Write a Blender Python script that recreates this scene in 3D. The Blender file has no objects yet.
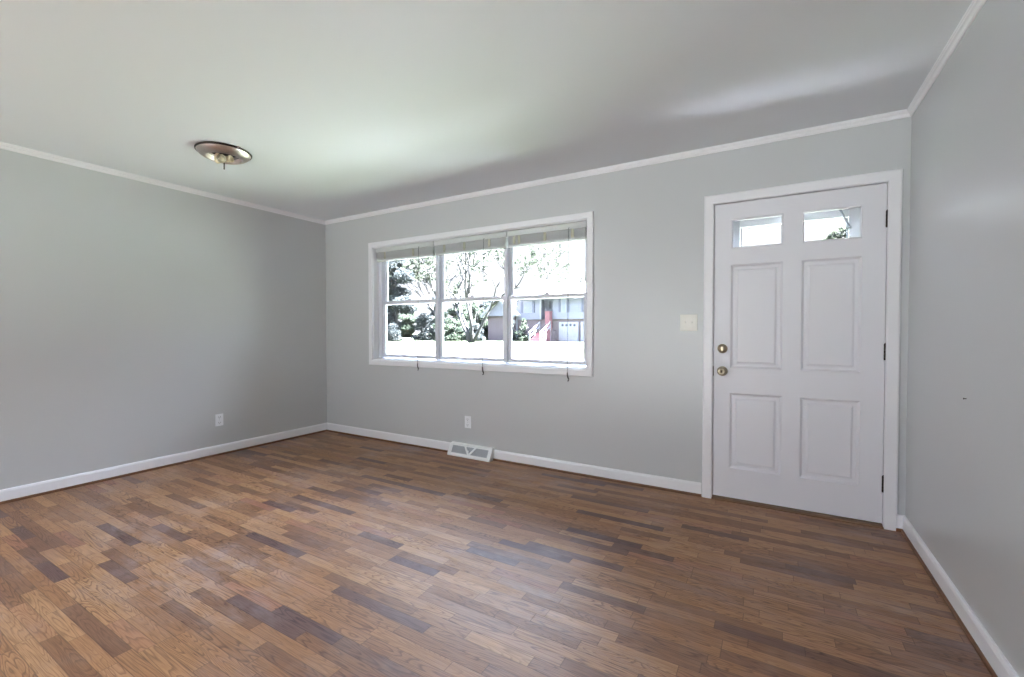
import bpy, bmesh, math, random
from mathutils import Vector, Matrix
C = bpy.context.scene.collection
S = bpy.context.scene
R = math.radians
# ------------------------------------------------------------------ camera
W, H = 5.172, 2.438            # room width, ceiling height; front wall is the plane y = 0, left wall x = 0
YB = -8.0                      # back wall behind the camera
cam_d = bpy.data.cameras.new('camera')
cam = bpy.data.objects.new('camera', cam_d); C.objects.link(cam)
F_PX = 445.93
cam_d.sensor_fit = 'HORIZONTAL'; cam_d.sensor_width = 36.0
cam_d.lens = F_PX / 1024.0 * 36.0
cam_d.clip_start = 0.02; cam_d.clip_end = 500
cam.location = (4.504, -3.385, 1.1736)
_ya, _pi = -0.5316, -0.0182
_f = Vector((math.sin(_ya) * math.cos(_pi), math.cos(_ya) * math.cos(_pi), math.sin(_pi)))
_r = Vector((math.cos(_ya), -math.sin(_ya), 0)); _u = _r.cross(_f)
cam.rotation_euler = Matrix((_r, _u, -_f)).transposed().to_euler()
S.camera = cam
# ------------------------------------------------------------------ view, world, sun, added fill lamps
S.view_settings.view_transform = 'Standard'; S.view_settings.look = 'None'
S.view_settings.gamma = 1.0; S.view_settings.use_curve_mapping = False
S.view_settings.exposure = 2.42
S.cycles.max_bounces = 12; S.cycles.diffuse_bounces = 8; S.cycles.glossy_bounces = 4
S.cycles.transparent_max_bounces = 16; S.cycles.sample_clamp_indirect = 6.0
S.cycles.caustics_reflective = False; S.cycles.caustics_refractive = False
SKY, SUN, REAR_FILL, SIDE_FILL = 3.7, 112.0, 5.0, 17.0
w = bpy.data.worlds.new('hazy_sky'); S.world = w; w.use_nodes = True
nt = w.node_tree; nt.nodes.clear()
_o = nt.nodes.new('ShaderNodeOutputWorld'); _b = nt.nodes.new('ShaderNodeBackground')
_tc = nt.nodes.new('ShaderNodeTexCoord'); _sx = nt.nodes.new('ShaderNodeSeparateXYZ'); _cr = nt.nodes.new('ShaderNodeValToRGB')
nt.links.new(_tc.outputs['Generated'], _sx.inputs[0]); nt.links.new(_sx.outputs['Z'], _cr.inputs[0])
_cr.color_ramp.elements[0].position = 0.24; _cr.color_ramp.elements[0].color = (0.066, 0.069, 0.074, 1)     # thin haze low, brighter sky above
_e = _cr.color_ramp.elements.new(0.34); _e.color = (0.72, 0.84, 1.0, 1)
_cr.color_ramp.elements[2].position = 0.95; _cr.color_ramp.elements[2].color = (0.45, 0.62, 0.95, 1)
nt.links.new(_cr.outputs[0], _b.inputs[0]); nt.links.new(_b.outputs[0], _o.inputs[0]); _b.inputs[1].default_value = SKY
sun_d = bpy.data.lights.new('sun', 'SUN'); sun_d.energy = SUN; sun_d.angle = R(0.6); sun_d.color = (0.93, 0.96, 1.0)
sun = bpy.data.objects.new('sun', sun_d); C.objects.link(sun)
sun.rotation_euler = (-Vector((0.58, 0.22, 0.78))).to_track_quat('-Z', 'Y').to_euler()
ar_d = bpy.data.lights.new('rear_fill', 'AREA'); ar_d.shape = 'RECTANGLE'; ar_d.size = 4.1; ar_d.size_y = 1.8
ar_d.energy = REAR_FILL; ar_d.color = (0.90, 0.935, 1.0)
ar = bpy.data.objects.new('rear_fill', ar_d); C.objects.link(ar)
ar.location = (2.6, YB + 0.05, 1.1); ar.rotation_euler = (R(100), 0, 0)    # added fill lamp behind the camera, slanting up into the room

al_d = bpy.data.lights.new('side_fill', 'AREA'); al_d.shape = 'RECTANGLE'; al_d.size = 3.0; al_d.size_y = .32
al_d.energy = SIDE_FILL; al_d.color = (0.90, 0.935, 1.0)
al = bpy.data.objects.new('side_fill', al_d); C.objects.link(al)
al.location = (0.03, -5.9, 2.17); al.rotation_euler = (R(72), 0, R(-90))   # added fill lamp, unseen: faces +x and a little down

# ------------------------------------------------------------------ helpers
def nodes(name):
    m = bpy.data.materials.new(name); m.use_nodes = True
    return m, m.node_tree, m.node_tree.nodes['Principled BSDF']
def srgb(r, g, b):
    f = lambda c: (c / 255 / 12.92) if c / 255 <= .04045 else ((c / 255 + .055) / 1.055) ** 2.4
    return (f(r), f(g), f(b), 1)
def mat(name, col, rough=.5, metal=0.0, var=0.0, scale=8.0, bump=0.0, bscale=200.0, spec=.5):
    m, t, b = nodes(name)
    b.inputs['Roughness'].default_value = rough; b.inputs['Metallic'].default_value = metal
    b.inputs['Specular IOR Level'].default_value = spec
    tc = t.nodes.new('ShaderNodeTexCoord')
    if var:
        n = t.nodes.new('ShaderNodeTexNoise'); n.inputs['Scale'].default_value = scale; n.inputs['Detail'].default_value = 4
        t.links.new(tc.outputs['Object'], n.inputs['Vector'])
        mx = t.nodes.new('ShaderNodeMix'); mx.data_type = 'RGBA'
        mx.inputs['A'].default_value = tuple(c * (1 - var) for c in col[:3]) + (1,)
        mx.inputs['B'].default_value = tuple(min(1, c * (1 + var)) for c in col[:3]) + (1,)
        t.links.new(n.outputs['Fac'], mx.inputs['Factor']); t.links.new(mx.outputs['Result'], b.inputs['Base Color'])
    else:
        b.inputs['Base Color'].default_value = col
    if bump:
        n2 = t.nodes.new('ShaderNodeTexNoise'); n2.inputs['Scale'].default_value = bscale; n2.inputs['Detail'].default_value = 2
        bp = t.nodes.new('ShaderNodeBump'); bp.inputs['Strength'].default_value = bump; bp.inputs['Distance'].default_value = .002
        t.links.new(tc.outputs['Object'], n2.inputs['Vector']); t.links.new(n2.outputs['Fac'], bp.inputs['Height'])
        t.links.new(bp.outputs[0], b.inputs['Normal'])
    return m
def glass_mat(name, tint=(1, 1, 1, 1)):
    m = bpy.data.materials.new(name); m.use_nodes = True; t = m.node_tree; t.nodes.clear()
    o = t.nodes.new('ShaderNodeOutputMaterial'); mx = t.nodes.new('ShaderNodeMixShader'); tr = t.nodes.new('ShaderNodeBsdfTransparent')
    g = t.nodes.new('ShaderNodeBsdfGlossy'); f = t.nodes.new('ShaderNodeFresnel'); f.inputs[0].default_value = 1.3
    g.inputs['Roughness'].default_value = .02; tr.inputs[0].default_value = tint
    t.links.new(f.outputs[0], mx.inputs[0]); t.links.new(tr.outputs[0], mx.inputs[1]); t.links.new(g.outputs[0], mx.inputs[2])
    t.links.new(mx.outputs[0], o.inputs[0]); return m

class MB:
    """collects shapes in world coordinates; build() links them as one mesh object"""
    def __init__(s): s.bm = bmesh.new()
    def poly(s, pts, smooth=False):
        f = s.bm.faces.new([s.bm.verts.new(p) for p in pts]); f.smooth = smooth; return f
    def box(s, x0, x1, y0, y1, z0, z1, bev=0.0):
        b = bmesh.new(); bmesh.ops.create_cube(b, size=1.0)
        for v in b.verts:
            v.co = Vector(((x0 + x1) / 2 + v.co.x * (x1 - x0), (y0 + y1) / 2 + v.co.y * (y1 - y0), (z0 + z1) / 2 + v.co.z * (z1 - z0)))
        if bev: bmesh.ops.bevel(b, geom=b.edges[:], offset=bev, segments=2, affect='EDGES', profile=.5)
        s.join(b); return s
    def join(s, b):
        vm = {v: s.bm.verts.new(v.co) for v in b.verts}
        for f in b.faces:
            try: g = s.bm.faces.new([vm[v] for v in f.verts]); g.smooth = f.smooth
            except ValueError: pass
        b.free()
    def prism(s, prof, A, B, e1, e2):
        """profile [(a,b)] in the frame (e1,e2), swept from A to B"""
        A, B, e1, e2 = map(Vector, (A, B, e1, e2)); n = len(prof)
        va = [s.bm.verts.new(A + e1 * p[0] + e2 * p[1]) for p in prof]; vb = [s.bm.verts.new(B + e1 * p[0] + e2 * p[1]) for p in prof]
        for i in range(n): s.bm.faces.new((va[i], va[(i + 1) % n], vb[(i + 1) % n], vb[i]))
        s.bm.faces.new(va[::-1]); s.bm.faces.new(vb); return s
    def frame(s, x0, x1, z0, z1, y, prof, sides='LTRB'):
        """mitred frame on the wall plane; prof = [(out, depth)], out grows away from the opening, depth towards -y"""
        def ring(o, d): return [(x0 - o, y - d, z0 - o), (x0 - o, y - d, z1 + o), (x1 + o, y - d, z1 + o), (x1 + o, y - d, z0 - o)]
        rings = [[Vector(c) for c in ring(o, d)] for o, d in prof]
        k = {'L': (0, 1), 'T': (1, 2), 'R': (2, 3), 'B': (3, 0)}
        if 'B' not in sides:
            for r in rings: r[0].z = z0; r[3].z = z0
        n = len(prof)
        for sd in sides:
            i, j = k[sd]
            for q in range(n): s.poly([rings[q][i], rings[q][j], rings[(q + 1) % n][j], rings[(q + 1) % n][i]])
        if 'B' not in sides:
            s.poly([r[0] for r in rings]); s.poly([r[3] for r in rings][::-1])
        return s
    def lathe(s, prof, c, axis='z', seg=32, smooth=True, closed=False):
        """prof [(r, h)] around an axis through c"""
        ex = {'z': (Vector((1, 0, 0)), Vector((0, 1, 0)), Vector((0, 0, 1))), 'y': (Vector((1, 0, 0)), Vector((0, 0, 1)), Vector((0, -1, 0))),
              'x': (Vector((0, 1, 0)), Vector((0, 0, 1)), Vector((1, 0, 0)))}[axis] if isinstance(axis, str) else axis
        c = Vector(c); rows = []
        for r, h in prof:
            if r < 1e-6: rows.append([s.bm.verts.new(c + ex[2] * h)])
            else: rows.append([s.bm.verts.new(c + ex[2] * h + (ex[0] * math.cos(2 * math.pi * i / seg) + ex[1] * math.sin(2 * math.pi * i / seg)) * r) for i in range(seg)])
        for a, b in zip(rows, rows[1:]):
            for i in range(seg):
                j = (i + 1) % seg
                q = [a[i], a[j], b[j], b[i]] if len(a) > 1 and len(b) > 1 else ([a[0], b[j], b[i]] if len(a) == 1 else [a[i], a[j], b[0]])
                if len(a) == 1 and len(b) == 1: continue
                f = s.bm.faces.new(q); f.smooth = smooth
        return s
    def tube(s, pts, rad, seg=8, smooth=True):
        pts = [Vector(p) for p in pts]; n = len(pts)
        rads = rad if isinstance(rad, (list, tuple)) else [rad] * n
        rows = []
        for i, p in enumerate(pts):
            d = (pts[min(i + 1, n - 1)] - pts[max(i - 1, 0)]).normalized()
            a = d.cross(Vector((0, 0, 1)) if abs(d.z) < .95 else Vector((1, 0, 0))).normalized(); b = d.cross(a)
            rows.append([s.bm.verts.new(p + (a * math.cos(2 * math.pi * k / seg) + b * math.sin(2 * math.pi * k / seg)) * rads[i]) for k in range(seg)])
        for a, b in zip(rows, rows[1:]):
            for k in range(seg):
                f = s.bm.faces.new((a[k], a[(k + 1) % seg], b[(k + 1) % seg], b[k])); f.smooth = smooth
        s.bm.faces.new(rows[0][::-1]); s.bm.faces.new(rows[-1]); return s
    def build(s, name, m, parent=None):
        org = Vector((0, 0, 0)); p = parent
        while p is not None: org += p.location; p = p.parent
        bmesh.ops.translate(s.bm, verts=s.bm.verts[:], vec=-org)
        if len(s.bm.faces) < 5000: bmesh.ops.recalc_face_normals(s.bm, faces=s.bm.faces[:])
        me = bpy.data.meshes.new(name); s.bm.to_mesh(me); s.bm.free(); me.materials.append(m)
        o = bpy.data.objects.new(name, me); C.objects.link(o)
        if parent: o.parent = parent
        return o
def at(o, loc):
    """move a finished top-level mesh's origin to loc"""
    o.data.transform(Matrix.Translation(-Vector(loc))); o.location = loc; return o
def tag(o, label=None, cat=None, group=None, kind=None):
    if label: o['label'] = label
    if cat: o['category'] = cat
    if group: o['group'] = group
    if kind: o['kind'] = kind
    return o
def thing(name, loc, label, cat, group=None, kind=None):
    o = bpy.data.objects.new(name, None); C.objects.link(o); o.location = loc; o.empty_display_size = .1
    return tag(o, label, cat, group, kind)
def copy_tree(o, parent=None):
    c = o.copy(); C.objects.link(c)
    if parent: c.parent = parent
    for ch in [x for x in bpy.data.objects if x.parent == o]: copy_tree(ch, c)
    return c

# ------------------------------------------------------------------ materials
M = {}
M['wall'] = mat('grey_wall_paint', srgb(194, 196, 198), .29, spec=.65, bump=.10, bscale=260, var=.01, scale=1.2)
M['ceiling'] = mat('flat_ceiling_paint', srgb(229, 234, 239), .9, bump=.1, bscale=150)
M['trim'] = mat('white_semigloss_paint', srgb(232, 232, 236), .3, bump=.03, bscale=90)
M['doorpaint'] = mat('white_door_paint', srgb(224, 224, 230), .35, bump=.03, bscale=60)
M['vinyl'] = mat('white_window_vinyl', srgb(214, 216, 226), .4)
M['plastic'] = mat('ivory_plastic', srgb(236, 234, 226), .3)
M['whiteplastic'] = mat('white_plastic', srgb(238, 240, 244), .3)
M['slot'] = mat('dark_slot', srgb(70, 68, 66), .6)
M['dark'] = mat('black_gap', srgb(30, 28, 28), .8)
M['brass'] = mat('aged_brass', srgb(186, 174, 150), .28, 1.0, var=.25, scale=30)
M['bronze'] = mat('oil_rubbed_bronze', srgb(52, 44, 40), .4, .8, var=.2, scale=60)
M['nickel'] = mat('tarnished_nickel', srgb(200, 190, 184), .36, 1.0, var=.2, scale=25)
M['cream'] = mat('cream_porcelain', srgb(228, 214, 178), .5, var=.15, scale=80)
M['stain'] = mat('dark_stained_wood', srgb(110, 76, 52), .45, var=.35, scale=25)
M['threshold'] = mat('worn_oak_threshold', srgb(124, 92, 68), .5, var=.3, scale=14)
M['blind'] = mat('white_blind_enamel', srgb(236, 237, 240), .4)
_t = M['blind'].node_tree; _b2 = _t.nodes['Principled BSDF']; _tl = _t.nodes.new('ShaderNodeBsdfTranslucent'); _mx = _t.nodes.new('ShaderNodeMixShader')
_tl.inputs[0].default_value = srgb(214, 214, 212); _mx.inputs[0].default_value = .5
_t.links.new(_b2.outputs[0], _mx.inputs[1]); _t.links.new(_tl.outputs[0], _mx.inputs[2]); _t.links.new(_mx.outputs[0], _t.nodes['Material Output'].inputs[0])
M['tape'] = mat('yellowed_ladder_tape', srgb(192, 190, 172), .8)
M['wand'] = None
M['vent'] = mat('white_vent_enamel', srgb(236, 238, 240), .35)
M['grille'] = mat('grey_vent_louvers', srgb(172, 178, 186), .4)
M['glass'] = glass_mat('window_glass')
M['wand'] = glass_mat('clear_wand_plastic', (.86, .87, .88, 1))
M['clear'] = glass_mat('clear_bulb_glass', (.9, .9, .93, 1))

def floor_material():
    m, t, b = nodes('oak_strip_floor'); N = t.nodes; L = t.links
    def math_(op, a, c=None, d=None):
        n = N.new('ShaderNodeMath'); n.operation = op
        for i, v in enumerate((a, c, d)):
            if v is None: continue
            if isinstance(v, (int, float)): n.inputs[i].default_value = v
            else: L.new(v, n.inputs[i])
        return n.outputs[0]
    def comb(x, y, z=0.0):
        n = N.new('ShaderNodeCombineXYZ')
        for i, v in enumerate((x, y, z)):
            if isinstance(v, (int, float)): n.inputs[i].default_value = v
            else: L.new(v, n.inputs[i])
        return n.outputs[0]
    def white(v, dim='3D'):
        n = N.new('ShaderNodeTexWhiteNoise'); n.noise_dimensions = dim
        L.new(v, n.inputs['W' if dim == '1D' else 'Vector']); return n
    def noise(v, sc, det=3, rough=.55, dist=0.0):
        n = N.new('ShaderNodeTexNoise'); n.inputs['Scale'].default_value = sc; n.inputs['Detail'].default_value = det
        n.inputs['Roughness'].default_value = rough; n.inputs['Distortion'].default_value = dist
        L.new(v, n.inputs['Vector']); return n.outputs['Fac']
    def ramp(v, stops):
        n = N.new('ShaderNodeValToRGB'); e = n.color_ramp.elements
        while len(e) < len(stops): e.new(.5)
        for k, (p, c) in enumerate(stops): e[k].position = p; e[k].color = c if len(c) == 4 else tuple(c) + (1,)
        L.new(v, n.inputs[0]); return n.outputs[0]
    def mix(f, a, c, mode='MIX'):
        n = N.new('ShaderNodeMix'); n.data_type = 'RGBA'; n.blend_type = mode
        for k, v in (('Factor', f), ('A', a), ('B', c)):
            if isinstance(v, (int, float)): n.inputs[k].default_value = v
            elif isinstance(v, tuple): n.inputs[k].default_value = v
            else: L.new(v, n.inputs[k])
        return n.outputs['Result']
    tc = N.new('ShaderNodeTexCoord'); sp = N.new('ShaderNodeSeparateXYZ'); L.new(tc.outputs['Object'], sp.inputs[0])
    X, Y = sp.outputs[0], sp.outputs[1]
    bw = .055
    yr = math_('DIVIDE', Y, bw); row = math_('FLOOR', yr); fy = math_('FRACT', yr)
    rn = white(row, '1D').outputs['Value']; rn2 = white(math_('ADD', row, 137.3), '1D').outputs['Value']
    ln = math_('MULTIPLY_ADD', rn2, .30, .26)                      # strip length of this row
    xr = math_('DIVIDE', math_('ADD', X, math_('MULTIPLY', rn, 9.0)), ln)
    col = math_('FLOOR', xr); fx = math_('FRACT', xr)
    idn = white(comb(col, row, 3.0)); idv = idn.outputs['Value']; idc = N.new('ShaderNodeSeparateColor'); L.new(idn.outputs['Color'], idc.inputs[0])
    i1, i2, i3 = idc.outputs[0], idc.outputs[1], idc.outputs[2]
    base = ramp(idv, [(0, srgb(106, 80, 78)), (.10, srgb(132, 95, 72)), (.35, srgb(154, 112, 80)), (.6, srgb(168, 124, 88)), (.88, srgb(182, 140, 102)), (1, srgb(156, 106, 84))])
    # growth rings: stretched rings with a different centre in each strip
    gv = comb(math_('ADD', math_('MULTIPLY', X, 1.3), math_('MULTIPLY', i1, 40.0)), math_('ADD', math_('MULTIPLY', Y, 13.0), math_('MULTIPLY', i2, 30.0)), math_('MULTIPLY', i3, 10.0))
    field = noise(gv, 1.6, 1.5, .4, .2)
    rings = math_('FRACT', math_('MULTIPLY', field, math_('MULTIPLY_ADD', i3, 14.0, 10.0)))
    ring = ramp(rings, [(0, (0, 0, 0)), (.55, (.15, .15, .15)), (.85, (1, 1, 1)), (1, (0, 0, 0))])
    fine = noise(comb(math_('MULTIPLY', X, 9.0), math_('MULTIPLY', Y, 300.0), math_('MULTIPLY', i1, 7.0)), 1.0, 3, .6)
    finem = ramp(fine, [(.42, (0, 0, 0)), (.72, (1, 1, 1))])
    c1 = mix(math_('MULTIPLY', ring, math_('MULTIPLY_ADD', i2, .50, .30)), base, mix(1.0, base, (.26, .20, .20, 1), 'MULTIPLY'))
    c2 = mix(math_('MULTIPLY', finem, .62), c1, mix(1.0, c1, (.42, .36, .33, 1), 'MULTIPLY'))
    # worn, greyed and whitened areas
    wear = noise(comb(X, Y, 0.0), 1.1, 5, .6, .3)
    wearm = ramp(wear, [(.46, (0, 0, 0)), (.68, (1, 1, 1))])
    wear2 = noise(comb(math_('MULTIPLY', X, 3.0), math_('MULTIPLY', Y, 7.0), 4.0), 1.3, 5, .7)
    wm = math_('MULTIPLY', wearm, ramp(wear2, [(.35, (0, 0, 0)), (.7, (1, 1, 1))]))
    c3 = mix(math_('MULTIPLY', wm, .6), c2, srgb(172, 162, 164))
    dk = noise(comb(math_('ADD', X, 20.0), Y, 2.0), 1.7, 4, .6)
    c4 = mix(math_('MULTIPLY', ramp(dk, [(.55, (0, 0, 0)), (.75, (1, 1, 1))]), .35), c3, srgb(92, 66, 66))
    # joints
    ey = math_('MINIMUM', fy, math_('SUBTRACT', 1.0, fy)); ex = math_('MULTIPLY', math_('MINIMUM', fx, math_('SUBTRACT', 1.0, fx)), math_('DIVIDE', ln, bw))
    e = math_('MINIMUM', ey, ex)
    jm = ramp(e, [(.0, (1, 1, 1)), (.035, (0, 0, 0))])
    c5 = mix(math_('MULTIPLY', jm, .62), c4, srgb(48, 32, 24))
    L.new(c5, b.inputs['Base Color'])
    rg = math_('MULTIPLY_ADD', wm, .14, .42); rg = math_('MULTIPLY_ADD', i3, .08, rg)
    L.new(rg, b.inputs['Roughness'])
    b.inputs['Specular IOR Level'].default_value = .42
    bp = N.new('ShaderNodeBump'); bp.inputs['Strength'].default_value = .35; bp.inputs['Distance'].default_value = .0012
    hgt = math_('SUBTRACT', math_('MULTIPLY', fine, .15), jm); L.new(hgt, bp.inputs['Height']); L.new(bp.outputs[0], b.inputs['Normal'])
    return m
M['floor'] = floor_material()

# ------------------------------------------------------------------ room shell
def struct(o, label, cat): return tag(o, label, cat, kind='structure')
T = .17                                                       # outside wall thickness
WX0, WX1, WZ0, WZ1 = .777, 3.212, .856, 2.062                 # front window opening
DX0, DX1, DZ1 = 4.137, 5.072, 2.045                           # front door opening
DX0o, DX1o = DX0 - .012, DX1 + .012
fl = MB(); fl.box(0, W, YB, 0.0, -.06, 0); struct(fl.build('floor', M['floor']), 'worn oak strip floor with boards running along the front wall', 'floor')
ce = MB(); ce.box(-.15, W + .15, YB - .15, T, H, H + .1); struct(ce.build('ceiling', M['ceiling']), 'plain white flat ceiling', 'ceiling')
ea = MB(); ea.box(-.4, W + .4, YB - .5, .80, H + .1, H + .2); struct(ea.build('roof', M['trim']), 'eave of the house over the front wall', 'roof')  # unseen eave, overhang deepened to keep sun off the window
fw = MB()
for a in ((-.15, WX0, 0, H), (WX0, WX1, 0, WZ0), (WX0, WX1, WZ1, H), (WX1, DX0o, 0, H), (DX0o, DX1o, DZ1 + .012, H), (DX1o, W + .15, 0, H)):
    fw.box(a[0], a[1], 0, T, a[2], a[3])
struct(fw.build('wall_front', M['wall']), 'grey front wall with the wide window and the white entry door', 'wall')
lw = MB()
LY0, LY1, LZ0, LZ1 = -7.4, -4.4, 2.0, 2.34                    # high side opening behind the camera, added for fill light
for a in ((YB, LY0, 0, H), (LY0, LY1, 0, LZ0), (LY0, LY1, LZ1, H), (LY1, 0, 0, H)): lw.box(-.15, 0, a[0], a[1], a[2], a[3])
struct(lw.build('wall_left', M['wall']), 'plain grey wall on the left of the window', 'wall')
rw = MB(); rw.box(W, W + .15, YB, 0, 0, H); struct(rw.build('wall_right', M['wall']), 'plain grey wall to the right of the entry door', 'wall')
bw = MB()
BX0, BX1, BZ0, BZ1 = 0.5, 4.7, .06, 2.05  # unseen rear opening, added to let fill light in
for a in ((-.15, BX0, 0, H), (BX0, BX1, 0, BZ0), (BX0, BX1, BZ1, H), (BX1, W + .15, 0, H)): bw.box(a[0], a[1], YB - .15, YB, a[2], a[3])
struct(bw.build('wall_back', M['wall']), 'grey wall behind the viewer with an added window opening', 'wall')
w2 = thing('fill_window_rear', (BX0, YB, BZ0), 'unseen white framed window added behind the viewer for fill light', 'window', kind='structure')
q = MB(); q.frame(BX0, BX1, BZ0, BZ1, YB, [(0, 0), (.0, -.018), (.06, -.018), (.06, 0)]); q.build('casing', M['trim'], w2)

w3 = thing('fill_window_side', (0, LY0, LZ0), 'unseen white framed high window added in the left wall for fill light', 'window', kind='structure')
q = MB()
for y0_, y1_, z0_, z1_ in ((LY0 - .05, LY0, LZ0 - .05, LZ1 + .05), (LY1, LY1 + .05, LZ0 - .05, LZ1 + .05), (LY0, LY1, LZ0 - .05, LZ0), (LY0, LY1, LZ1, LZ1 + .05)): q.box(0, .018, y0_, y1_, z0_, z1_)
q.build('casing', M['trim'], w3)

# baseboards, shoe mouldings, crown
BH = .077
base_prof = [(0, 0), (.014, 0), (.014, BH - .016), (.010, BH - .004), (.004, BH), (0, BH)]
shoe_prof = [(0, 0), (.021, 0)] + [(.012 + .009 * math.cos(R(a)), .009 + .009 * math.sin(R(a))) for a in (15, 40, 65, 90)] + [(0, .018)]
shoe_prof = [(p[0], p[1]) for p in shoe_prof]
CX0, CX1, CZ1 = 4.070, 5.128, 2.106                           # outer edges of the door casing
VX0, VX1 = 1.855, 2.328                                       # floor register
def run(mb, prof, A, B, out, off=0.0, up=(0, 0, 1)): mb.prism([(p[0] + off, p[1]) for p in prof], A, B, out, up)
b = MB(); run(b, base_prof, (0, 0, .018), (VX0 + .01, 0, .018), (0, -1, 0)); run(b, base_prof, (VX1 - .01, 0, .018), (CX0, 0, .018), (0, -1, 0)); run(b, base_prof, (CX1, 0, .018), (W, 0, .018), (0, -1, 0))
struct(b.build('baseboard_front', M['trim']), 'white baseboard along the front wall', 'baseboard')
b = MB(); run(b, base_prof, (0, YB, .018), (0, 0, .018), (1, 0, 0)); struct(b.build('baseboard_left', M['trim']), 'white baseboard along the left wall', 'baseboard')
b = MB(); run(b, base_prof, (W, YB, .018), (W, 0, .018), (-1, 0, 0)); struct(b.build('baseboard_right', M['trim']), 'white baseboard along the right wall', 'baseboard')
b = MB(); run(b, shoe_prof, (0, 0, 0), (VX0, 0, 0), (0, -1, 0)); run(b, shoe_prof, (VX1, 0, 0), (CX0, 0, 0), (0, -1, 0)); run(b, shoe_prof, (CX1, 0, 0), (W, 0, 0), (0, -1, 0))
struct(b.build('trim_1', M['stain']), 'dark stained shoe moulding under the front baseboard', 'shoe moulding')
b = MB(); run(b, shoe_prof, (0, YB, 0), (0, 0, 0), (1, 0, 0)); struct(b.build('trim_2', M['stain']), 'dark stained shoe moulding under the left baseboard', 'shoe moulding')
b = MB(); run(b, shoe_prof, (W, YB, 0), (W, 0, 0), (-1, 0, 0)); struct(b.build('trim_3', M['stain']), 'dark stained shoe moulding under the right baseboard', 'shoe moulding')
cr = [(0, 0), (.024, 0), (.024, -.006), (.020, -.011), (.020, -.016), (.013, -.022), (.010, -.030), (.010, -.034), (.006, -.040), (0, -.040)]
b = MB(); run(b, cr, (0, 0, H), (W, 0, H), (0, -1, 0)); struct(b.build('trim_4', M['trim']), 'white crown moulding along the top of the front wall', 'crown moulding')
b = MB(); run(b, cr, (0, YB, H), (0, 0, H), (1, 0, 0)); struct(b.build('trim_5', M['trim']), 'white crown moulding along the top of the left wall', 'crown moulding')
b = MB(); run(b, cr, (W, YB, H), (W, 0, H), (-1, 0, 0)); struct(b.build('trim_6', M['trim']), 'white crown moulding along the top of the right wall', 'crown moulding')

# ------------------------------------------------------------------ front window
win = thing('window_1', (WX0, 0, WZ0), 'wide white triple window with double hung sashes in the front wall', 'window', kind='structure')
q = MB(); q.frame(WX0, WX1, WZ0, WZ1, 0, [(0, 0), (0, .014), (.006, .018), (.046, .018), (.052, .014), (.052, 0)]); q.build('casing', M['trim'], win)
q = MB()                                                      # jamb liner and sloping stool
q.box(WX0 - .004, WX0 + .006, 0, .16, WZ0, WZ1); q.box(WX1 - .006, WX1 + .004, 0, .16, WZ0, WZ1); q.box(WX0, WX1, 0, .16, WZ1 - .006, WZ1 + .004)
q.build('jamb', M['trim'], win)
q = MB(); q.prism([(0, 0), (.0, .012), (.16, .026), (.16, 0)], (WX0, 0, WZ0 - .004), (WX1, 0, WZ0 - .004), (0, 1, 0), (0, 0, 1)); q.build('sill', M['trim'], win)
units = [(.83, 1.598), (1.618, 2.398), (2.418, 3.180)]
zb, zm, zt = .884, 1.470, 2.045
q = MB(); q.box(WX0 + .006, .83, .075, .155, zb - .008, zt, .003); q.box(3.180, WX1 - .006, .075, .155, zb - .008, zt, .003); q.box(.83, 3.18, .075, .155, zt - .02, zt + .01, .003)
q.build('window_frame', M['vinyl'], win)
for x in (1.608, 2.408):
    q = MB(); q.box(x - .016, x + .016, .068, .155, zb - .008, zt - .02, .003); q.build('mullion', M['vinyl'], win)
def sash(x0, x1, z0, z1, y0, y1, name):
    q = MB(); s = .033
    q.box(x0, x0 + s, y0, y1, z0, z1, .003); q.box(x1 - s, x1, y0, y1, z0, z1, .003); q.box(x0 + s - .004, x1 - s + .004, y0, y1, z0, z0 + s, .003); q.box(x0 + s - .004, x1 - s + .004, y0, y1, z1 - s, z1, .003)
    o = q.build(name, M['vinyl'], win)
    g = MB(); ym = (y0 + y1) / 2; g.box(x0 + s - .003, x1 - s + .003, ym - .002, ym + .002, z0 + s - .003, z1 - s + .003); g.build('pane', M['glass'], o)
    return o
for x0, x1 in units:
    sash(x0, x1, zm - .018, zt - .02, .120, .145, 'upper_sash')
    lo = sash(x0, x1, zb, zm + .016, .088, .114, 'lower_sash')
    k = MB(); xm = (x0 + x1) / 2; k.box(xm - .03, xm + .03, .086, .112, zm + .016, zm + .024, .002); k.lathe([(0, .012), (.013, .012), (.013, 0)], (xm, .099, zm + .022), seg=16); k.box(xm - .004, xm + .03, .084, .093, zm + .024, zm + .034, .002)
    k.build('sash_lock', M['vinyl'], lo)

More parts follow.
